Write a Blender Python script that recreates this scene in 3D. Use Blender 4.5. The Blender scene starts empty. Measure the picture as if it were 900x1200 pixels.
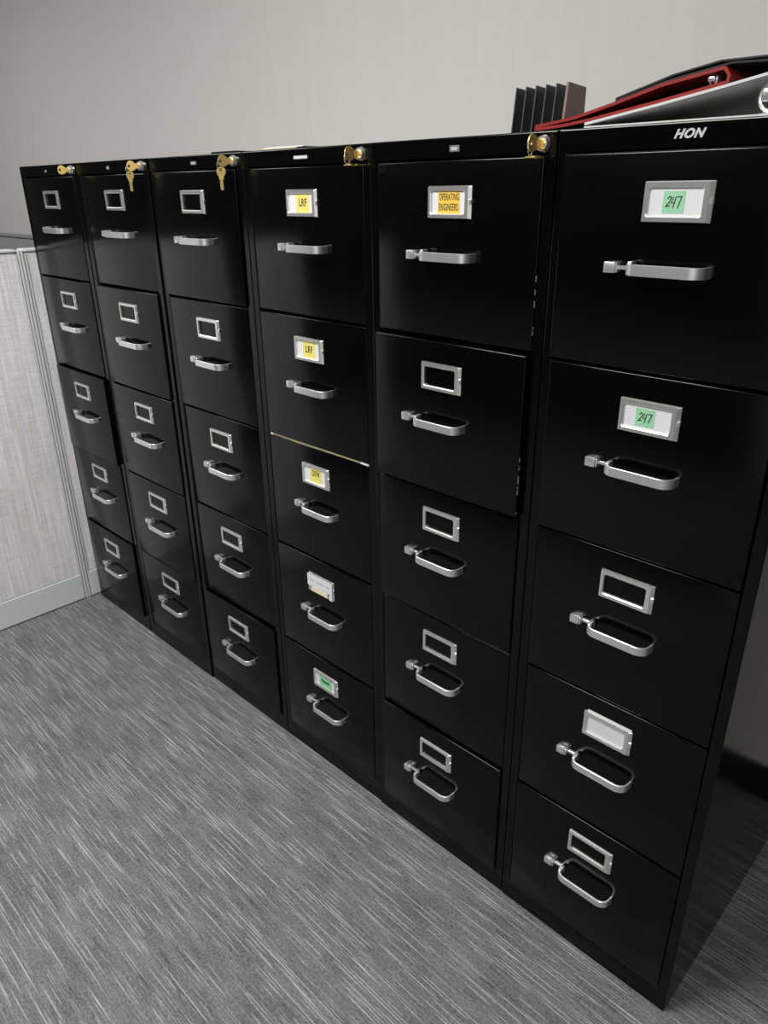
import bpy, bmesh, math, random
from mathutils import Matrix, Vector
random.seed(7)
scene = bpy.context.scene
COL = scene.collection
FLOOR = 0.105           # photo-plane z of the floor is -0.105; everything is built with the floor at 0

# ------------------------------------------------------------------ materials
def new_mat(name):
    m = bpy.data.materials.new(name); m.use_nodes = True
    nt = m.node_tree; b = nt.nodes['Principled BSDF']
    return m, nt, b

def simple(name, col, rough=.5, metal=0.0, spec=.5, bump=0, bscale=200, var=0, vscale=20):
    m, nt, b = new_mat(name)
    b.inputs['Base Color'].default_value = (*col, 1)
    b.inputs['Roughness'].default_value = rough
    b.inputs['Metallic'].default_value = metal
    b.inputs['Specular IOR Level'].default_value = spec
    tc = nt.nodes.new('ShaderNodeTexCoord')
    if var:
        n = nt.nodes.new('ShaderNodeTexNoise'); n.inputs['Scale'].default_value = vscale; n.inputs['Detail'].default_value = 4
        nt.links.new(tc.outputs['Object'], n.inputs['Vector'])
        mr = nt.nodes.new('ShaderNodeMapRange')
        mr.inputs['To Min'].default_value = max(0.02, rough - var); mr.inputs['To Max'].default_value = min(1, rough + var)
        nt.links.new(n.outputs['Fac'], mr.inputs['Value']); nt.links.new(mr.outputs['Result'], b.inputs['Roughness'])
    if bump:
        n = nt.nodes.new('ShaderNodeTexNoise'); n.inputs['Scale'].default_value = bscale; n.inputs['Detail'].default_value = 2
        nt.links.new(tc.outputs['Object'], n.inputs['Vector'])
        bp = nt.nodes.new('ShaderNodeBump'); bp.inputs['Strength'].default_value = bump; bp.inputs['Distance'].default_value = .001
        nt.links.new(n.outputs['Fac'], bp.inputs['Height']); nt.links.new(bp.outputs['Normal'], b.inputs['Normal'])
    return m

def fabric(name, c1, c2, sx, sy, sz, rough=.9):
    """woven cloth: slubs along z crossed with slubs along the horizontal"""
    m, nt, b = new_mat(name)
    b.inputs['Roughness'].default_value = rough; b.inputs['Specular IOR Level'].default_value = .15
    tc = nt.nodes.new('ShaderNodeTexCoord')
    outs = []
    for sc in ((sx, sx, sz), (sy, sy, sx * 1.5)):
        mp = nt.nodes.new('ShaderNodeMapping'); mp.inputs['Scale'].default_value = sc
        nt.links.new(tc.outputs['Object'], mp.inputs['Vector'])
        n = nt.nodes.new('ShaderNodeTexNoise'); n.inputs['Scale'].default_value = 1; n.inputs['Detail'].default_value = 4
        n.inputs['Roughness'].default_value = .65
        nt.links.new(mp.outputs['Vector'], n.inputs['Vector']); outs.append(n.outputs['Fac'])
    mx = nt.nodes.new('ShaderNodeMath'); mx.operation = 'MULTIPLY_ADD'; mx.inputs[1].default_value = .62
    nt.links.new(outs[0], mx.inputs[0])
    m2 = nt.nodes.new('ShaderNodeMath'); m2.operation = 'MULTIPLY'; m2.inputs[1].default_value = .38
    nt.links.new(outs[1], m2.inputs[0]); nt.links.new(m2.outputs[0], mx.inputs[2])
    r = nt.nodes.new('ShaderNodeValToRGB'); r.color_ramp.elements[0].position = .36; r.color_ramp.elements[1].position = .64
    r.color_ramp.elements[0].color = (*c1, 1); r.color_ramp.elements[1].color = (*c2, 1)
    nt.links.new(mx.outputs[0], r.inputs['Fac']); nt.links.new(r.outputs['Color'], b.inputs['Base Color'])
    bp = nt.nodes.new('ShaderNodeBump'); bp.inputs['Strength'].default_value = .25; bp.inputs['Distance'].default_value = .002
    nt.links.new(mx.outputs[0], bp.inputs['Height']); nt.links.new(bp.outputs['Normal'], b.inputs['Normal'])
    return m

def carpet_mat():
    m, nt, b = new_mat('carpet')
    b.inputs['Roughness'].default_value = .95; b.inputs['Specular IOR Level'].default_value = .1
    tc = nt.nodes.new('ShaderNodeTexCoord'); L = nt.links
    def noise(scale, detail=2, rough=.5, off=(0, 0, 0)):
        mp = nt.nodes.new('ShaderNodeMapping'); mp.inputs['Scale'].default_value = scale; mp.inputs['Location'].default_value = off
        L.new(tc.outputs['Object'], mp.inputs['Vector'])
        n = nt.nodes.new('ShaderNodeTexNoise'); n.inputs['Scale'].default_value = 1
        n.inputs['Detail'].default_value = detail; n.inputs['Roughness'].default_value = rough
        L.new(mp.outputs['Vector'], n.inputs['Vector']); return n.outputs['Fac']
    def ramp(v, p0, p1, c0, c1):
        r = nt.nodes.new('ShaderNodeMapRange'); r.clamp = True
        r.inputs['From Min'].default_value = p0; r.inputs['From Max'].default_value = p1
        r.inputs['To Min'].default_value = c0; r.inputs['To Max'].default_value = c1
        L.new(v, r.inputs['Value']); return r.outputs['Result']
    def op(o, a, c):
        n = nt.nodes.new('ShaderNodeMath'); n.operation = o
        for i, v in enumerate((a, c)):
            if isinstance(v, (int, float)): n.inputs[i].default_value = v
            else: L.new(v, n.inputs[i])
        return n.outputs[0]
    sep = nt.nodes.new('ShaderNodeSeparateXYZ'); L.new(tc.outputs['Object'], sep.inputs[0])
    X, Y = sep.outputs[0], sep.outputs[1]
    def yarn(pitch, width, fx, lo, hi, seed):
        """separate straight yarns along x, each with its own random start and end"""
        t = op('DIVIDE', op('ADD', Y, 10 + seed), pitch)
        row = op('FLOOR', t, 0); fr = op('FRACT', t, 0)
        mask = op('LESS_THAN', op('ABSOLUTE', op('SUBTRACT', fr, .5), 0), width / 2)
        cb = nt.nodes.new('ShaderNodeCombineXYZ')
        L.new(op('MULTIPLY', X, fx), cb.inputs[0]); L.new(op('MULTIPLY', row, 7.317), cb.inputs[1]); cb.inputs[2].default_value = seed
        n = nt.nodes.new('ShaderNodeTexNoise'); n.inputs['Scale'].default_value = 1; n.inputs['Detail'].default_value = 1
        L.new(cb.outputs[0], n.inputs['Vector'])
        return op('MULTIPLY', ramp(n.outputs['Fac'], lo, hi, 0, 1), mask)
    fine = yarn(.0058, .38, 7, .54, .66, .3)
    fine2 = yarn(.0085, .40, 10, .58, .68, 1.7)
    fine3 = yarn(.0046, .45, 9, .50, .62, 5.2)
    dark = yarn(.0075, .8, 12, .58, .72, 3.1)
    broad = ramp(noise((5, 26, 1), 3, .6, (2, 8, 0)), .3, .7, 0, 1)
    grain = ramp(noise((130, 240, 1), 4, .75), .32, .68, 0, 1)
    blot = ramp(noise((7, 9, 1), 4, .6, (3, 3, 0)), .3, .7, 0, 1)
    v = op('ADD', CARPET_BASE, op('MULTIPLY', fine, CARPET_LINE))
    v = op('ADD', v, op('MULTIPLY', fine2, CARPET_LINE * .7))
    v = op('ADD', v, op('MULTIPLY', fine3, CARPET_LINE * .32))
    v = op('SUBTRACT', v, op('MULTIPLY', dark, .035))
    v = op('ADD', v, op('MULTIPLY', broad, .03))
    v = op('ADD', v, op('MULTIPLY', grain, .13))
    v = op('ADD', v, op('MULTIPLY', blot, .05))
    comb = nt.nodes.new('ShaderNodeCombineColor')
    L.new(op('MULTIPLY', v, 1.0), comb.inputs[0]); L.new(op('MULTIPLY', v, 1.0), comb.inputs[1]); L.new(op('MULTIPLY', v, 1.02), comb.inputs[2])
    L.new(comb.outputs[0], b.inputs['Base Color'])
    bp = nt.nodes.new('ShaderNodeBump'); bp.inputs['Strength'].default_value = .5; bp.inputs['Distance'].default_value = .003
    L.new(op('ADD', op('MULTIPLY', fine, .6), op('MULTIPLY', grain, .6)), bp.inputs['Height']); L.new(bp.outputs['Normal'], b.inputs['Normal'])
    return m

def brushed(name, col, rough, metal=1.0):
    m, nt, b = new_mat(name)
    b.inputs['Base Color'].default_value = (*col, 1); b.inputs['Metallic'].default_value = metal
    tc = nt.nodes.new('ShaderNodeTexCoord')
    mp = nt.nodes.new('ShaderNodeMapping'); mp.inputs['Scale'].default_value = (40, 40, 900)
    n = nt.nodes.new('ShaderNodeTexNoise'); n.inputs['Scale'].default_value = 1
    nt.links.new(tc.outputs['Object'], mp.inputs['Vector']); nt.links.new(mp.outputs['Vector'], n.inputs['Vector'])
    mr = nt.nodes.new('ShaderNodeMapRange'); mr.inputs['To Min'].default_value = rough - .02; mr.inputs['To Max'].default_value = rough + .02
    nt.links.new(n.outputs['Fac'], mr.inputs['Value']); nt.links.new(mr.outputs['Result'], b.inputs['Roughness'])
    return m

CARPET_BASE, CARPET_LINE = .036, .18
M = {}
M['black'] = simple('black_enamel', (.0007, .0009, .0008), .16, 0, .25, .04, 900, .03, 6)
M['inside'] = simple('dark_interior', (.004, .004, .004), .7)
M['alum'] = brushed('brushed_aluminium', (.86, .87, .88), .33, .9)
M['chrome'] = simple('satin_chrome', (.85, .84, .82), .27, .88)
M['brass'] = simple('brass', (.85, .62, .24), .3, .8, .5, 0, 0, .08, 300)
M['bright'] = simple('polished_chrome', (.85, .85, .85), .2, .82)
M['card'] = simple('white_card', (.58, .58, .60), .6, var=.05)
M['yellow'] = simple('yellow_sticker', (.62, .54, .13), .6, var=.05)
M['amber'] = simple('amber_sticker', (.66, .43, .045), .6, var=.05)
M['green'] = simple('green_sticker', (.24, .50, .31), .6, var=.05)
M['ink'] = simple('black_ink', (.012, .012, .012), .6)
M['greenink'] = simple('dark_green_ink', (.02, .12, .05), .6)
M['blueink'] = simple('blue_grey_print', (.32, .34, .48), .6)
M['pencil'] = simple('pencil', (.5, .5, .5), .6)
M['beige'] = simple('beige_card', (.62, .58, .40), .6, var=.05)
M['manila'] = simple('manila', (.45, .40, .24), .7, var=.05)
M['silver'] = simple('silver_badge', (.72, .72, .72), .35, .6, var=.05)
M['plate'] = simple('grey_badge', (.25, .25, .25), .4, .7, var=.05)
M['wall'] = fabric('wall_covering', (.56, .55, .535), (.59, .58, .565), 30, 90, 2.0, .85)
M['panelcloth'] = fabric('partition_cloth', (.54, .53, .545), (.84, .835, .84), 130, 14, 5, .9)
M['rearcloth'] = fabric('rear_partition_cloth', (.16, .16, .16), (.24, .24, .24), 260, 20, 7, .9)
M['kick'] = simple('pale_metal_trim', (.60, .62, .64), .45, 0, .4, .03, 300, .05)
M['rearcap'] = simple('grey_cap', (.16, .16, .16), .5, var=.05)
M['trim'] = simple('partition_trim', (.58, .58, .58), .45, 0, .4, 0, 0, .05)
M['vinyl'] = simple('black_vinyl', (.008, .008, .008), .5, var=.05)
M['ceil'] = simple('ceiling_tile', (.75, .75, .74), .9, bump=.3, bscale=150)
M['carpet'] = carpet_mat()
M['red'] = simple('red_vinyl', (.22, .008, .006), .4, 0, .5, .05, 500, .05)
M['redin'] = simple('dark_red_lining', (.10, .008, .012), .5, var=.05)
M['white'] = simple('white_vinyl', (.56, .56, .56), .4, 0, .5, .05, 500, .05)
M['whitein'] = simple('grey_lining', (.40, .40, .40), .5, var=.05)
M['blackvinyl'] = simple('black_binder_vinyl', (.006, .007, .007), .4, 0, .5, .05, 500, .05)
M['plastic'] = simple('charcoal_plastic', (.030, .033, .037), .38, 0, .5, .05, 300, .05)
M['brown'] = simple('brown_board', (.20, .135, .115), .5, 0, .4, .1, 80, .05)

# ------------------------------------------------------------------ mesh helpers
def quad_box(bm, lo, hi, mi=0):
    x0, y0, z0 = lo; x1, y1, z1 = hi
    v = [bm.verts.new(p) for p in ((x0,y0,z0),(x1,y0,z0),(x1,y1,z0),(x0,y1,z0),(x0,y0,z1),(x1,y0,z1),(x1,y1,z1),(x0,y1,z1))]
    fs = [bm.faces.new([v[i] for i in q]) for q in ((3,2,1,0),(4,5,6,7),(0,1,5,4),(1,2,6,5),(2,3,7,6),(3,0,4,7))]
    for f in fs: f.material_index = mi
    return v, fs

def bev_box(bm, lo, hi, r, seg=2, mi=0):
    t = bmesh.new(); quad_box(t, lo, hi)
    bmesh.ops.bevel(t, geom=list(t.edges), offset=r, segments=seg, profile=.5, affect='EDGES')
    append(bm, t, mi)

def append(bm, t, mi=None, mat=None):
    mp = {}
    for v in t.verts: mp[v] = bm.verts.new(mat @ v.co if mat else v.co)
    for f in t.faces:
        try: g = bm.faces.new([mp[v] for v in f.verts])
        except ValueError: continue
        g.material_index = f.material_index if mi is None else mi
        g.smooth = f.smooth
    t.free()

def obj(name, bm, mats, parent=None, loc=(0, 0, 0), rot=(0, 0, 0), smooth=False):
    bmesh.ops.recalc_face_normals(bm, faces=list(bm.faces))
    me = bpy.data.meshes.new(name); bm.to_mesh(me); bm.free()
    for m in (mats if isinstance(mats, (list, tuple)) else [mats]): me.materials.append(m)
    if smooth:
        for p in me.polygons: p.use_smooth = True
        me.set_sharp_from_angle(angle=math.radians(35))
    o = bpy.data.objects.new(name, me); COL.objects.link(o)
    o.location = loc; o.rotation_euler = rot
    if parent: o.parent = parent
    return o

def empty(name, loc, label, cat, group=None, rot=(0, 0, 0)):
    o = bpy.data.objects.new(name, None); COL.objects.link(o)
    o.empty_display_size = .1; o.location = loc; o.rotation_euler = rot
    tag(o, label, cat, group); return o

def tag(o, label, cat, group=None):
    o['label'] = label; o['category'] = cat
    if group: o['group'] = group

def struct(o): o['kind'] = 'structure'; return o

def cyl(bm, c, r, h, axis='y', seg=28, r2=None, mi=0, bevel=0):
    """cylinder from c along +axis by h"""
    t = bmesh.new()
    bmesh.ops.create_cone(t, cap_ends=True, segments=seg, radius1=r, radius2=r if r2 is None else r2, depth=h)
    if bevel:
        bmesh.ops.bevel(t, geom=[e for e in t.edges if len(e.link_faces) == 2 and any(len(f.verts) > 4 for f in e.link_faces)], offset=bevel, segments=2, affect='EDGES')
    bmesh.ops.translate(t, verts=t.verts, vec=(0, 0, h / 2))
    R = {'z': Matrix(), 'y': Matrix.Rotation(-math.pi / 2, 4, 'X'), 'x': Matrix.Rotation(math.pi / 2, 4, 'Y')}[axis]
    append(bm, t, mi, Matrix.Translation(c) @ R)

def torus(bm, c, R, r, rotm=Matrix(), seg=28, mseg=8, mi=0):
    rows = []
    for i in range(seg):
        a = 2 * math.pi * i / seg; row = []
        for j in range(mseg):
            b = 2 * math.pi * j / mseg
            p = Vector(((R + r * math.cos(b)) * math.cos(a), (R + r * math.cos(b)) * math.sin(a), r * math.sin(b)))
            row.append(bm.verts.new(Vector(c) + rotm @ p))
        rows.append(row)
    for i in range(seg):
        for j in range(mseg):
            f = bm.faces.new([rows[i][j], rows[(i+1) % seg][j], rows[(i+1) % seg][(j+1) % mseg], rows[i][(j+1) % mseg]])
            f.material_index = mi; f.smooth = True

def rrect(x0, x1, z0, z1, r, n=4):
    """rounded rectangle, list of (x,z), same vertex count for any r"""
    pts = []
    for cx, cz, a0 in ((x1 - r, z1 - r, 0), (x0 + r, z1 - r, 90), (x0 + r, z0 + r, 180), (x1 - r, z0 + r, 270)):
        for i in range(n + 1):
            a = math.radians(a0 + 90 * i / n); pts.append((cx + r * math.cos(a), cz + r * math.sin(a)))
    return pts

def loft(bm, loops, mi=0, closed=False):
    vs = [[bm.verts.new(p) for p in l] for l in loops]
    n = len(vs[0])
    pairs = list(zip(vs, vs[1:])) + ([(vs[-1], vs[0])] if closed else [])
    for a, b in pairs:
        for i in range(n):
            f = bm.faces.new([a[i], a[(i+1) % n], b[(i+1) % n], b[i]]); f.material_index = mi
    return vs

def text_into(bm, s, cx, cz, w, h, y, mi, bold=.0, shear=0.0, depth=.0002, rotz=0.0):
    """lettering centred on (cx,cz), w x h, lying in the xz plane at y, facing -y"""
    cu = bpy.data.curves.new('lettering', 'FONT'); cu.body = s
    cu.extrude = .02; cu.offset = bold; cu.shear = shear; cu.align_x = 'CENTER'; cu.space_line = .95; cu.space_character = 1.12
    to = bpy.data.objects.new('lettering', cu); COL.objects.link(to)
    bpy.context.view_layer.update()
    me = bpy.data.meshes.new_from_object(to.evaluated_get(bpy.context.evaluated_depsgraph_get()))
    bpy.data.objects.remove(to); bpy.data.curves.remove(cu)
    xs = [v.co.x for v in me.vertices]; ys = [v.co.y for v in me.vertices]
    ax, bx, ay, by = min(xs), max(xs), min(ys), max(ys)
    t = bmesh.new(); t.from_mesh(me); bpy.data.meshes.remove(me)
    c, sn = math.cos(rotz), math.sin(rotz)
    for v in t.verts:
        x = (v.co.x - (ax + bx) / 2) / (bx - ax) * w; z = (v.co.y - (ay + by) / 2) / (by - ay) * h
        yy = y - (depth if v.co.z > 0 else 0)
        v.co = (cx + x * c - z * sn, yy, cz + x * sn + z * c)
    append(bm, t, mi)

def stroke(bm, pts, w, y, mi, depth=.0002):
    """a pen stroke: thin raised ribbon along (x,z) points"""
    for (x0, z0), (x1, z1) in zip(pts, pts[1:]):
        d = Vector((x1 - x0, z1 - z0)); L = d.length
        if L < 1e-6: continue
        d /= L; n = Vector((-d.y, d.x)) * w / 2; e = d * w * .3
        a = [(x0 - e.x + n.x, z0 - e.y + n.y), (x0 - e.x - n.x, z0 - e.y - n.y), (x1 + e.x - n.x, z1 + e.y - n.y), (x1 + e.x + n.x, z1 + e.y + n.y)]
        f = [bm.verts.new((x, y - depth, z)) for x, z in a]; b = [bm.verts.new((x, y, z)) for x, z in a]
        fs = [bm.faces.new(f)] + [bm.faces.new([f[i], f[(i+1) % 4], b[(i+1) % 4], b[i]]) for i in range(4)]
        for q in fs: q.material_index = mi

# ------------------------------------------------------------------ filing cabinet pieces
W, DEPTH, H = .379, .665, 1.524
PITCH, DH, DW = .288, .2825, .340
DT1 = 1.3865 + FLOOR       # top of the top drawer

def body_bm(W=W):
    bm = bmesh.new()
    w = W / 2
    o = [(-w, 0), (w, 0), (w, H), (-w, H)]
    hw, zb, zt = .1718, .052, DT1 + .0035
    i = [(-hw, zb), (hw, zb), (hw, zt), (-hw, zt)]
    of = [bm.verts.new((x, 0, z)) for x, z in o]; ob = [bm.verts.new((x, DEPTH, z)) for x, z in o]
    inf = [bm.verts.new((x, 0, z)) for x, z in i]; inb = [bm.verts.new((x, .05, z)) for x, z in i]
    for k in range(4):
        j = (k + 1) % 4
        bm.faces.new([of[k], of[j], inf[j], inf[k]])
        bm.faces.new([of[k], ob[k], ob[j], of[j]])
        bm.faces.new([inf[k], inf[j], inb[j], inb[k]]).material_index = 1
    bm.faces.new(inb).material_index = 1
    bm.faces.new(ob)
    ed = [e for e in bm.edges if all(v in of for v in e.verts) or (e.verts[0] in of and e.verts[1] in ob) or (e.verts[1] in of and e.verts[0] in ob)]
    bmesh.ops.bevel(bm, geom=ed, offset=.0022, segments=3, profile=.5, affect='EDGES')
    return bm

def drawer_bm():
    bm = bmesh.new()
    bev_box(bm, (-DW / 2, 0, -DH), (DW / 2, .03, 0), .0024, 3)
    return bm

def frame_bm(x0, w, h=.0499, t=.005, round_=True):
    """card holder: a pressed ring with a wide rolled lip on the right side"""
    bm = bmesh.new(); x1 = x0 + w
    r = .0035 if round_ else .0008
    A = rrect(x0, x1, -h, 0, .0008); B = rrect(x0 + .0012, x1 - .0052, -h + .0012, -.0012, .0008)
    C = rrect(x0 + .0052, x1 - .0115, -h + .0064, -.0064, r); D = rrect(x0 + .0068, x1 - .0128, -h + .0080, -.0080, r)
    E = rrect(x0 + .0068, x1 - .0128, -h + .0080, -.0080, r)
    loft(bm, [[(x, .0002, z) for x, z in A], [(x, -.0012, z) for x, z in A], [(x, -t, z) for x, z in B],
              [(x, -t, z) for x, z in C], [(x, -t + .0012, z) for x, z in D], [(x, .0002, z) for x, z in E]], closed=True)
    xm = x1 - .0015                                          # small spring notch half way down the lip
    bev_box(bm, (xm - .002, -.0042, -h * .56), (xm + .0028, -.0003, -h * .40), .0006, 1)
    return bm

def handle_bm(x0, x1, p=.027, r=.017, hh=.0148, th=.0036):
    """bent flat bar pull, both ends returning to the drawer"""
    path = [(x0, .0005), (x0 + .0006, -(p - r))]
    for k in range(1, 8):
        a = math.radians(180 + 90 * k / 8); path.append((x0 + .0006 + r + r * math.cos(a), -(p - r) + r * math.sin(a)))
    path.append((x0 + .0006 + r, -p)); path.append((x1 - .0006 - r * 1.1, -p))
    for k in range(1, 8):
        a = math.radians(270 + 90 * k / 8); path.append((x1 - .0006 - r * 1.1 + r * 1.1 * math.cos(a), -(p - r) + r * math.sin(a)))
    path += [(x1 - .0006, -(p - r)), (x1, .0005)]
    bm = bmesh.new(); loops = []
    b = .0006
    sec = [(th/2, hh/2 - b), (th/2 - b, hh/2), (-th/2 + b, hh/2), (-th/2, hh/2 - b),
           (-th/2, -hh/2 + b), (-th/2 + b, -hh/2), (th/2 - b, -hh/2), (th/2, -hh/2 + b)]
    for k, (x, y) in enumerate(path):
        q0 = Vector(path[max(0, k - 1)]); q1 = Vector(path[min(len(path) - 1, k + 1)])
        d = (q1 - q0).normalized(); n = Vector((-d.y, d.x))       # n points inwards (towards the drawer) for a left-to-right sweep
        loops.append([(x + n.x * s, y + n.y * s, z) for s, z in sec])
    vs = loft(bm, loops)
    bm.faces.new(vs[0]); bm.faces.new(vs[-1])
    return bm

def latch_bm(hx0):
    """square thumb catch left of the pull with its slide running behind the pull's left leg"""
    bm = bmesh.new()
    bev_box(bm, (-.0092, -.0105, -.0072), (.0070, .0004, .0072), .0008, 2)
    bev_box(bm, (.0078, -.0095, -.0065), (.0105, .0004, .0065), .0006, 1)
    bev_box(bm, (.0095, -.0030, -.0025), (hx0 + .004, .0004, .0025), .0004, 1)
    bev_box(bm, (hx0 + .0015, -.0175, -.003), (hx0 + .0075, -.004, .0098), .0009, 2)   # thumb tab against the leg
    return bm

def plain_card(x0, w, lift=0):
    bm = bmesh.new()
    quad_box(bm, (x0 + .005, -.0016, -.0445), (x0 + w - .0105, -.0008, -.0055))
    return bm

def sticker(bm, xa, xb, za, zb, mi=1, y=-.0016): quad_box(bm, (xa, y - .0003, za), (xb, y, zb), mi)

YS = -.0019
def card_for(c, r, x0, w):
    if (c, r) in ((4, 1), (4, 2), (4, 3)):
        bm = plain_card(x0, w); dx = {1: 0, 2: -.003, 3: -.003}[r]; xa, xb = x0 + .029 + dx, x0 + .068 + dx
        sticker(bm, xa, xb, -.0440, -.0062)
        s = 'DFW' if r == 3 else 'LRF'
        text_into(bm, s, (xa + xb) / 2 + .001, -.0235 if r != 3 else -.020, .0225 if r != 3 else .026, .0145, YS, 2, bold=.022)
        return bm, [M['card'], M['yellow'], M['ink']], 'white card with a yellow %s sticker' % s
    if (c, r) == (5, 1):
        bm = plain_card(x0, w); xa, xb = x0 + .0205, x0 + .0665
        sticker(bm, xa, xb, -.0440, -.0058)
        text_into(bm, 'OPERATING', (xa + xb) / 2 + .0005, -.0165, .041, .0108, YS, 2, bold=.014)
        text_into(bm, 'ENGINEERS', (xa + xb) / 2 - .0005, -.0320, .040, .0108, YS, 2, bold=.014)
        return bm, [M['card'], M['amber'], M['ink']], 'white card with an amber OPERATING ENGINEERS sticker'
    if (c, r) in ((6, 1), (6, 2)):
        bm = plain_card(x0, w); dx = 0 if r == 1 else -.001; xa, xb = x0 + .0265 + dx, x0 + .0555 + dx
        sticker(bm, xa, xb, -.0385, -.0120)
        m = (xa + xb) / 2; z = -.025; p = .0011
        stroke(bm, [(m-.0085, z+.004), (m-.006, z+.0068), (m-.0035, z+.0055), (m-.005, z+.001), (m-.010, z-.0055), (m-.0075, z-.0048), (m-.0045, z-.0042)], .0014, YS, 2)
        stroke(bm, [(m-.0005, z+.0062), (m-.0032, z-.0012), (m+.0015, z-.0005)], p, YS, 2)
        stroke(bm, [(m+.0025, z+.0058), (m+.0008, z-.0030), (m-.0002, z-.0068)], .0014, YS, 2)
        stroke(bm, [(m+.0042, z+.0062), (m+.0102, z+.0064), (m+.0080, z+.0002), (m+.0060, z-.0068)], .0014, YS, 2)
        return bm, [M['card'], M['green'], M['ink']], 'white card with a green sticker handwritten 247'
    if (c, r) == (4, 5):
        bm = plain_card(x0, w); xa, xb = x0 + .020, x0 + .068
        sticker(bm, xa, xb, -.0430, -.0085)
        stroke(bm, [(x0+.028, -.0235), (x0+.033, -.0205), (x0+.035, -.0265), (x0+.040, -.0225), (x0+.043, -.0270), (x0+.047, -.0225), (x0+.051, -.0265), (x0+.055, -.0215), (x0+.058, -.0275)], .0042, YS, 2)
        return bm, [M['card'], M['green'], M['greenink']], 'white card with a green sticker and dark writing'
    if (c, r) == (4, 4):
        bm = bmesh.new(); y = -.0056
        quad_box(bm, (x0 - .001, y - .0006, -.0345), (x0 + w - .002, y, -.0030), 0)
        quad_box(bm, (x0 + .012, y - .0005, -.0480), (x0 + .072, y + .0002, -.0340), 1)
        quad_box(bm, (x0 + .078, y - .0006, -.0500), (x0 + w - .002, y, -.0340), 0)
        for a, b_ in ((.009, .026), (.031, .062), (.068, .084)):
            n = int((b_ - a) / .0042)
            for k in range(n):
                q = x0 + a + k * .0042
                stroke(bm, [(q, -.0185), (q + .0012, -.0148), (q + .0024, -.0185), (q + .0036, -.0160)], .0010, y - .0006, 2)
        return bm, [M['card'], M['beige'], M['blueink']], 'white printed card slipped in front of a beige card'
    if (c, r) == (6, 4):
        bm = plain_card(x0, w)
        quad_box(bm, (x0 + .006, -.0014, -.010), (x0 + w - .002, -.0006, .0045), 0)
        y = -.0016
        stroke(bm, [(x0+.022, -.026), (x0+.027, -.0215), (x0+.033, -.0235), (x0+.030, -.029), (x0+.025, -.0275)], .0008, y, 1)
        stroke(bm, [(x0+.032, -.021), (x0+.039, -.0235), (x0+.046, -.0270), (x0+.052, -.0265)], .0008, y, 1)
        return bm, [M['card'], M['pencil']], 'white card with faint pencil scribble'
    return None

# measured per cabinet: centre x, front y, card-holder left x, width, top z
CAB = {1: (-1.8775, .0065, -1.9151, .0984, 1.3501), 2: (-1.4880, .0065, -1.5305, .0975, 1.3499), 3: (-1.1018, .0105, -1.1488, .0941, 1.3469),
       4: (-.7195, .0110, -.7689, .0915, 1.3459), 5: (-.3380, .0080, -.3873, .0902, 1.3488), 6: (.0433, .0065, -.0005, .0915, 1.3508)}
DY = {1: [0, -1, -10, -2, -6.5], 2: [3, -4, -3, -1.5, 2], 3: [-1, 5, 8, 8, -1], 4: [7, 6, 7, 6, 4.5], 5: [2, -10.5, -2, 3, -3], 6: [-11, -6, -.5, 1.5, 0]}
HX = {1: (-.046, .074), 2: (-.048, .074), 3: (-.048, .066), 4: (-.037, .068), 5: (-.051, .055), 6: (-.052, .0555)}   # pull ends about the holder's centre
LX = {1: -.076, 2: -.078, 3: -.078, 4: -.0655, 5: -.0795, 6: -.080}
LABELS = {
 1: 'black five-drawer filing cabinet standing against the grey cloth partition, farthest from the binders',
 2: 'black five-drawer filing cabinet with hanging key, second from the grey partition',
 3: 'black five-drawer filing cabinet with hanging key, beside the cabinet with LRF stickers',
 4: 'black five-drawer filing cabinet with yellow LRF and DFW stickers on its drawers',
 5: 'black five-drawer filing cabinet with an amber OPERATING ENGINEERS sticker on its top drawer',
 6: 'black five-drawer filing cabinet with green 247 stickers, under the stacked binders'}

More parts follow.
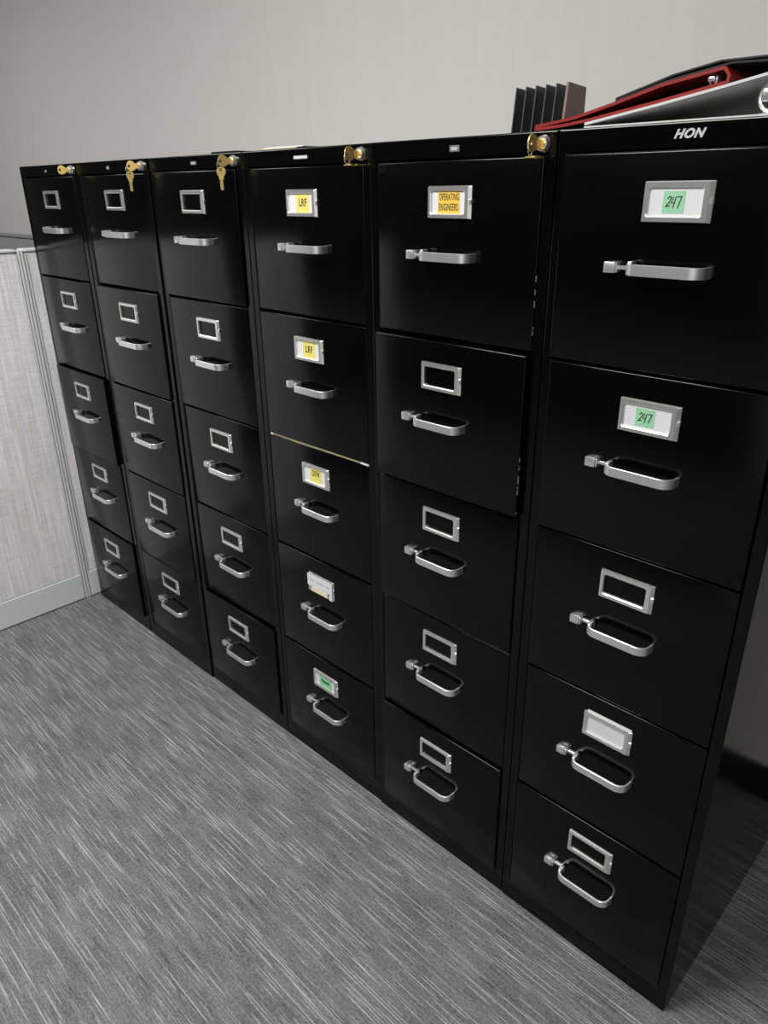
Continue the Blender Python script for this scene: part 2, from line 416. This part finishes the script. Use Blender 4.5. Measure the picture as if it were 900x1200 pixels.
body0 = drawer0 = None
cabinets = {}
for c in range(1, 7):
    cx, fy, fx, fw, fz = CAB[c]
    t = empty('file_cabinet', (cx, fy, 0), LABELS[c], 'filing cabinet', 'row of black filing cabinets'); cabinets[c] = t
    if c in (1, 4): body0 = obj('body', body_bm(.3855 if c == 1 else W), [M['black'], M['inside']], t)   # the left three are a shade wider
    else:
        b = body0.copy(); COL.objects.link(b); b.parent = t
    f0 = h0 = l0 = None
    xl = fx - cx; xc = xl + fw / 2
    for r in range(1, 6):
        yf = DY[c][r - 1] / 1000 + .005 - fy
        zt = DT1 - (r - 1) * PITCH
        if drawer0 is None: d = drawer0 = obj('drawer', drawer_bm(), M['black'], t, smooth=True)
        else:
            d = drawer0.copy(); COL.objects.link(d); d.parent = t
        d.location = (0, yf, zt)
        zf = fz + FLOOR - (r - 1) * PITCH - zt
        zh = zf - .1085
        if f0 is None:
            f0 = obj('card_holder', frame_bm(xl, fw, round_=c > 3), M['chrome'], d)
            h0 = obj('handle', handle_bm(xc + HX[c][0], xc + HX[c][1]), M['alum'], d, smooth=True)
            l0 = obj('latch', latch_bm(HX[c][0] - LX[c]), M['alum'], d, smooth=True)
            for o in (f0, h0, l0):
                pass
            f0['label'] = 'satin metal card holder'; h0['label'] = 'brushed metal pull handle'; l0['label'] = 'square metal thumb latch'
            parts = (f0, h0, l0)
        else:
            parts = []
            for o in (f0, h0, l0):
                q = o.copy(); COL.objects.link(q); q.parent = d; parts.append(q)
        parts[0].location = (0, 0, zf); parts[1].location = (0, 0, zh); parts[2].location = (xc + LX[c], 0, zh)
        cd = card_for(c, r, xl, fw)
        if cd:
            o = obj('label_card', cd[0], cd[1], d, (0, 0, zf)); o['label'] = cd[2]
            if (c, r) == (4, 4): o.rotation_euler = (0, 0, 0)
        if (c, r) in ((5, 1), (5, 2)):                            # paint knocked off along the right edge
            bm = bmesh.new(); rc = random.Random(5 + r)
            for k in range(5 if r == 1 else 9):
                z = -DH * rc.uniform(.62, .985); hgt = rc.uniform(.003, .012); x = DW / 2 - rc.uniform(.0002, .0006)
                quad_box(bm, (x - rc.uniform(.0004, .0010), .0006, z), (x + .00085, .0040, min(-.003, z + hgt)))
            o = obj('bare_edge', bm, M['plate'], d); o['label'] = 'chipped edge showing bare grey metal'; o['kind'] = 'stuff'
        if (c, r) == (4, 3):                                      # files showing through the gap above the drawer
            bm = bmesh.new()
            bev_box(bm, (-.165, .0035, -.002), (-.098, .012, .0042), .0006, 1)
            bev_box(bm, (-.097, .0030, -.002), (.148, .012, .0030), .0006, 1)
            for a, b_ in ((-.168, -.158), (.142, .166)): bev_box(bm, (a, .0015, -.001), (b_, .012, .0046), .0006, 1, 1)
            o = obj('folder_edge', bm, [M['manila'], M['card']], d); o['label'] = 'pale edge of the files inside'
    # maker's badge on the top rail
    bm = bmesh.new(); zb = 1.4025 + FLOOR
    if c == 6:
        text_into(bm, 'HON', 0, 0, .0405, .0112, 0, 0, bold=.045, shear=.35, depth=.0012)
        o = obj('badge', bm, M['silver'], t, (.0435 - cx, 0, 1.405 + FLOOR))
    elif c == 4:
        bev_box(bm, (-.0205, -.0008, -.003), (.0205, .0002, .003), .0004, 1)
        for k in range(8): quad_box(bm, (-.0185 + k * .0048, -.0011, -.0018), (-.0150 + k * .0048, -.0007, .0018), 1)
        o = obj('badge', bm, [M['silver'], M['kick']], t, (-.7205 - cx, 0, zb))
    else:
        w_ = {1: .006, 2: .0075, 3: .0115, 5: .0102}[c]; h_ = {1: .0035, 2: .004, 3: .0038, 5: .0047}[c]
        bev_box(bm, (-w_, -.0010, -h_), (w_, .0002, h_), .0005, 1)
        quad_box(bm, (-w_ * .6, -.0012, -h_ * .5), (w_ * .6, -.0009, h_ * .5), 1)
        bx = {1: -1.879, 2: -1.494, 3: -1.095, 5: -.3365}[c]
        o = obj('badge', bm, [M['plate'], M['silver']], t, (bx - cx, 0, zb))
    o['label'] = 'small silver badge'
    if c < 6:                                                     # lock on the right of the top rail
        bm = bmesh.new()
        cyl(bm, (0, .001, 0), .0118, -.0075 - .001, 'y', 32, r2=.0095)
        o = obj('lock', bm, M['bright'], t, (.1665 - (0.004 if c == 3 else 0), 0, 1.4025 + FLOOR), smooth=True)
        bm = bmesh.new(); cyl(bm, (0, -.0070, 0), .0066, -.0030, 'y', 24)
        q = obj('lock_core', bm, M['brass'], o, smooth=True); q['label'] = 'brass key core'
        o['label'] = 'chrome lock'

# ------------------------------------------------------------------ keys
def key_bm(blade=.026, bow=.0115):
    """flat key in the xz plane: bow centred at the origin, blade along +x"""
    bm = bmesh.new(); th = .0011; n = 24
    outer = []
    for k in range(n):
        a = 2 * math.pi * k / n; rr = bow * (1.0 + .06 * math.cos(3 * a + .6))
        outer.append((rr * math.cos(a), rr * math.sin(a)))
    hole = [(-bow * .45 + bow * .26 * math.cos(2 * math.pi * k / n), bow * .26 * math.sin(2 * math.pi * k / n)) for k in range(n)]
    loft(bm, [[(x, -th, z) for x, z in outer], [(x, th, z) for x, z in outer], [(x, th, z) for x, z in hole], [(x, -th, z) for x, z in hole]], closed=True)
    bev_box(bm, (bow * .85, -th * 1.4, -.0058), (bow * .85 + .006, th * 1.4, .0058), .0006, 1)
    bev_box(bm, (bow * .85 + .005, -th * .8, -.0036), (bow * .85 + blade, th * .8, .0030), .0005, 1)
    for k in range(4): quad_box(bm, (bow * .85 + .009 + k * .004, -th * .6, -.0052 + .0007 * (k % 2)), (bow * .85 + .0112 + k * .004, th * .6, -.003))
    return bm
key_me = None
KEYLAB = {1: 'brass key in the lock of the cabinet beside the partition', 2: 'brass key in the lock of the second cabinet from the partition, holding a hanging key',
          3: 'brass key in the lock of the third cabinet from the partition, holding a hanging key', 4: 'brass key in the lock of the cabinet with the LRF stickers',
          5: 'brass key in the lock above the OPERATING ENGINEERS drawer'}
HANGLAB = {2: 'spare brass key hanging down from the lock key of the second cabinet from the partition', 3: 'spare brass key hanging down from the lock key beside the LRF cabinet',
           4: 'spare brass key seen edge-on below the lock above the LRF sticker', 5: 'spare brass key seen edge-on below the lock above the OPERATING ENGINEERS drawer'}
for c in range(1, 6):
    cx, fy = CAB[c][:2]
    lx = cx + .1665 - (0.004 if c == 3 else 0); lz = 1.4025 + FLOOR
    yb = fy - .0095 - .006 - .0115 - .0065
    rot = (0, 0, math.radians({1: 62, 2: 58, 3: 62, 4: 78, 5: 84}[c]))
    dvec = Vector((math.cos(rot[2]), math.sin(rot[2]), 0))
    base = Vector((lx, fy - .0090, lz)) - dvec * (.0115 * .85 + .006)
    k = empty('key', base, KEYLAB[c], 'key', 'brass keys on the cabinet locks', rot)
    bl = obj('blade', key_bm(.024 if c != 1 else .022), M['brass'], k, smooth=False)
    if c >= 2:
        bm = bmesh.new()
        torus(bm, (-.0053, 0, -.0075), .0085, .0006, Matrix.Rotation(math.radians(90), 3, 'X') @ Matrix.Rotation(math.radians(20), 3, 'Y'))
        obj('ring', bm, M['bright'], k, smooth=True)
        low = base - dvec * .0053 + Vector((0, 0, -.0160))
        h = empty('key', low, HANGLAB[c], 'key', 'spare keys hanging from the locks')
        o = obj('blade', key_bm(.026, .0105), M['brass'], h)
        if c in (2, 3): o.rotation_euler = (0, math.radians(90), 0); o.location = (0, 0, -.0055); h.rotation_euler = (0, 0, math.radians(28))
        else: o.rotation_euler = (math.radians(88), 0, math.radians(90 if c == 5 else 80)); o.location = (.002, .004, -.002)

# ------------------------------------------------------------------ things on top
TOP = H
# vertical file sorter behind the binders
srt = empty('file_sorter', (-.555, .46, TOP + .0005), 'small charcoal file sorter of upright dividers with a brown end panel, behind the binders', 'file sorter')
NS, SP, SD, SH = 6, .0245, .082, .115
bm = bmesh.new(); bev_box(bm, (-.006, -.004, 0), (NS * SP - SP + .008, SD + .002, .008), .0012, 1)
obj('base', bm, M['plastic'], srt)
div0 = None
for k in range(NS):
    if k in (0, NS - 1) or div0 is None:
        bm = bmesh.new(); th = .0035 if k < NS - 1 else .006
        t = bmesh.new()
        prof = [(0, .0075), (SD, .0075), (SD, SH - .002), (.014, SH + .003)]
        a = [t.verts.new((0, y, z)) for y, z in prof]; b = [t.verts.new((th, y, z)) for y, z in prof]
        t.faces.new(a); t.faces.new(b[::-1])
        for i in range(4): t.faces.new([a[i], a[(i+1) % 4], b[(i+1) % 4], b[i]])
        bmesh.ops.bevel(t, geom=list(t.edges), offset=.0007, segments=1, affect='EDGES'); append(bm, t)
        o = obj('divider' if k < NS - 1 else 'end_panel', bm, M['plastic'] if k < NS - 1 else M['brown'], srt)
        if k == 0: div0 = o
        if k == NS - 1: o['label'] = 'brown end panel'
    else:
        o = div0.copy(); COL.objects.link(o); o.parent = srt
    o.location = (k * SP, 0, 0)

def strip(bm, pts, th, y0, y1, mi=0):
    """bent sheet: polyline in xz given thickness th (upwards normal), swept from y0 to y1"""
    n = len(pts); up = []
    for i in range(n):
        a = Vector(pts[max(0, i - 1)]); b = Vector(pts[min(n - 1, i + 1)]); d = (b - a).normalized(); up.append(Vector((-d.y, d.x)) * th)
    sec = [Vector(q) for q in pts] + [Vector(pts[i]) + up[i] for i in reversed(range(n))]
    f = [bm.verts.new((q.x, y0, q.y)) for q in sec]; b = [bm.verts.new((q.x, y1, q.y)) for q in sec]
    m = len(sec)
    for i in range(m):
        bm.faces.new([f[i], f[(i+1) % m], b[(i+1) % m], b[i]]).material_index = mi
    for i in range(n - 1):
        for L in (f, b): bm.faces.new([L[i], L[i+1], L[m-2-i], L[m-1-i]]).material_index = mi

def rings(parent, x, z, ys, tilt, r=.016, mat=None):
    """ring mechanism: metal plate on the spine side with three rings and a trigger lever"""
    bm = bmesh.new()
    R = Matrix.Rotation(tilt, 3, 'Y')
    for y in ys:
        torus(bm, (x, y, z), r, min(.0027, r * .38), Matrix.Rotation(math.pi / 2, 3, 'X'), 24, 8)
    q = min(.011, r * .95)
    bev_box(bm, (x + r * .75, ys[0] - .012, z - q), (x + r * .75 + .004, ys[-1] + .012, z + q), .0015, 2)
    bev_box(bm, (x - r * .5, ys[0] - .017, z - q * .55), (x + r * .75 + .003, ys[0] - .011, z + q * .75), .0018, 2)
    return obj('ring_mechanism', bm, M['bright'], parent, smooth=True)

def binder(name, label, lower, upper, y0, mats, th=.003, ring=None, L=.29):
    x0 = lower[0][0]
    e = empty(name, (0, y0, TOP), label, 'binder', 'stacked ring binders')
    bm = bmesh.new(); strip(bm, lower, th, 0, L); obj('back_cover', bm, mats, e)
    bm = bmesh.new(); strip(bm, upper, th, .001, L + .001); obj('front_cover', bm, mats, e)
    (xa, za), (xb, zb) = lower[-1], upper[-1]
    bm = bmesh.new()
    sp = [(xa + .0005, za), (xa + .0042, za + .002), (max(xa, xb) + .0055, (za + zb) / 2 + .002), (xb + .0042, zb + .001), (xb + .0005, zb + th)]
    strip(bm, sp, th, .0005, L); obj('spine', bm, mats, e)
    if ring:
        o = rings(e, ring[0], ring[1], [.022, .145, .262], 0, ring[2]); o['label'] = 'shiny metal rings'
    return e
z0 = .0008
binder('ring_binder', 'white ring binder lying lowest in the stack on the cabinet with green 247 stickers',
       [(-.125, z0), (.02, z0), (.158, z0)], [(-.125, .0055), (-.02, .0215), (.06, .0350), (.11, .0440), (.158, .0530)], .036, M['white'], .0032, (.118, .0235, .016))
binder('ring_binder', 'red ring binder in the middle of the stack, between the white and the black binder',
       [(-.212, .0030), (-.165, .0055), (-.126, .0098), (-.02, .0258), (.062, .0398)], [(-.212, .0068), (-.150, .0138), (-.09, .0270), (-.02, .0445), (.058, .0565)], .043, M['red'], .0040, (.040, .0475, .0052))
binder('ring_binder', 'black ring binder lying topmost in the stack, resting on the red binder',
       [(-.088, .0327), (-.06, .0392), (-.02, .0494), (.0, .0530), (.064, .0625), (.14, .0600), (.20, .0585)], [(-.088, .0354), (-.06, .0428), (-.01, .0562), (.05, .0660), (.12, .0655), (.20, .0640)], .050, M['blackvinyl'], .0022, None)

# thin folders lying along the front edge of the tops
bm = bmesh.new(); bev_box(bm, (-.048, 0, 0), (.040, .20, .0035), .0008, 1)
tag(obj('flat_folder', bm, M['blackvinyl'], None, (-.985, .018, TOP + .0003)), 'thin black folder lying flat on top behind the third lock from the partition', 'folder')
bm = bmesh.new(); bev_box(bm, (-.07, 0, 0), (.045, .21, .0022), .0006, 1); bev_box(bm, (-.060, .002, .0021), (.062, .22, .0044), .0006, 1, 1)
tag(obj('paper_folder', bm, [M['manila'], M['card']], None, (-.785, .018, TOP + .0003)), 'thin manila folder of papers lying flat on top of the LRF cabinet', 'folder')

# ------------------------------------------------------------------ partitions
PX = -2.085; PH = 1.180 + FLOOR
def partition(loc, rotz, length, label, cloth, cap=None, thick=.06):
    """panel along local +x, front face at local y=0 looking to -y"""
    e = empty('partition_panel', loc, label, 'cubicle partition', 'cubicle partitions', (0, 0, rotz))
    bm = bmesh.new(); bev_box(bm, (.004, .004, .108), (length - .004, thick - .004, PH - .010), .003, 2); obj('cloth_panel', bm, cloth, e)
    bm = bmesh.new(); bev_box(bm, (.002, 0, .004), (length - .002, thick, .107), .0025, 2); o = obj('kick_plate', bm, M['kick'], e); o['label'] = 'pale smooth kick plate'
    bm = bmesh.new(); bev_box(bm, (0, -.001, PH - .009), (length, thick + .001, PH), .003, 2); o = obj('top_cap', bm, cap or M['trim'], e); o['label'] = 'pale top cap'
    bm = bmesh.new()
    for a in (.0, length - .004): quad_box(bm, (a, .001, .004), (a + .004, thick - .001, PH - .014))
    obj('edge_trim', bm, M['trim'], e)
    return e
# faces look to +x: local -y -> world +x means rotate +90 deg; local x -> world +y
partition((PX, -1.02, 0), math.pi / 2, .972, 'light grey cloth partition in front of the cabinets, running towards the viewer', M['panelcloth'])
partition((PX, -.022, 0), math.pi / 2, .300, 'narrow light grey cloth partition squeezed behind the first cabinet', M['panelcloth'])
bm = bmesh.new()
quad_box(bm, (-.0600, .0, .0), (-.006, .024, PH - .004))
for a in (.003, .013): bev_box(bm, (-.008, a, .002), (-.001, a + .007, PH - .003), .001, 1)
tag(obj('partition_post', bm, M['trim'], None, (PX, -.047, 0)), 'slim pale vertical post joining the two cloth partitions beside the first cabinet', 'post')
partition((PX - .062 - 1.9, .285, 0), 0, 1.89, 'darker grey cloth partition beyond, its top edge showing over the light partition', M['rearcloth'], M['rearcap'])

# ------------------------------------------------------------------ room shell
def slab(name, lo, hi, mat):
    bm = bmesh.new(); quad_box(bm, lo, hi); return struct(obj(name, bm, mat))
slab('floor', (-6.5, -4.5, -.1), (3.5, .70, 0), M['carpet'])
slab('wall_back', (-6.5, .70, -.1), (3.5, .85, 2.75), M['wall'])
slab('ceiling', (-6.5, -4.5, 2.75), (3.5, .85, 2.85), M['ceil'])
slab('reflection_wall_rear', (.1, -3.55, -.1), (3.5, -3.4, 2.75), M['wall'])  # short unseen wall, added so the metal reflects something lit
bm = bmesh.new(); bev_box(bm, (-6.5, .690, .0005), (3.5, .6995, .1), .002, 2); struct(obj('baseboard_back', bm, M['vinyl']))

# ------------------------------------------------------------------ light
def area(name, loc, sx, sy, power, col=(1, .985, .96), rot=(0, 0, 0)):
    l = bpy.data.lights.new(name, 'AREA'); l.shape = 'RECTANGLE'; l.size = sx; l.size_y = sy; l.energy = power; l.color = col
    o = bpy.data.objects.new(name, l); COL.objects.link(o); o.location = loc; o.rotation_euler = rot; return o
area('ceiling_light', (-.95, -1.45, 2.73), 1.2, 1.0, 104)
area('ceiling_light', (-3.6, -1.3, 2.73), 1.2, 1.2, 40)
area('ceiling_light', (1.7, -2.8, 2.73), 1.2, 1.0, 52)  # no known fixture here: added to light the rear wall the metal reflects
w = bpy.data.worlds.new('World'); scene.world = w; w.use_nodes = True
w.node_tree.nodes['Background'].inputs['Color'].default_value = (.95, .98, 1, 1)
w.node_tree.nodes['Background'].inputs['Strength'].default_value = .04

# ------------------------------------------------------------------ camera
cam = bpy.data.cameras.new('Camera'); co = bpy.data.objects.new('Camera', cam); COL.objects.link(co)
R = Matrix(((0.7156876146655595, -0.275286208623309, 0.6418790708195162), (0.6983310162238886, 0.2967698174710358, -0.6513535654450039), (-0.011181681180956499, 0.9144097433754805, 0.40463538059091586)))
co.matrix_world = Matrix.Translation((0.48682191697241184, -0.9970151125773649, 1.346468584737074 + FLOOR)) @ R.to_4x4()
cam.sensor_fit = 'HORIZONTAL'; cam.sensor_width = 36; cam.lens = 857.876 / 900 * 36; cam.clip_start = .02
scene.camera = co
vs = scene.view_settings; vs.view_transform = 'Standard'; vs.look = 'None'; vs.exposure = 0.0; vs.gamma = 1; vs.use_curve_mapping = False
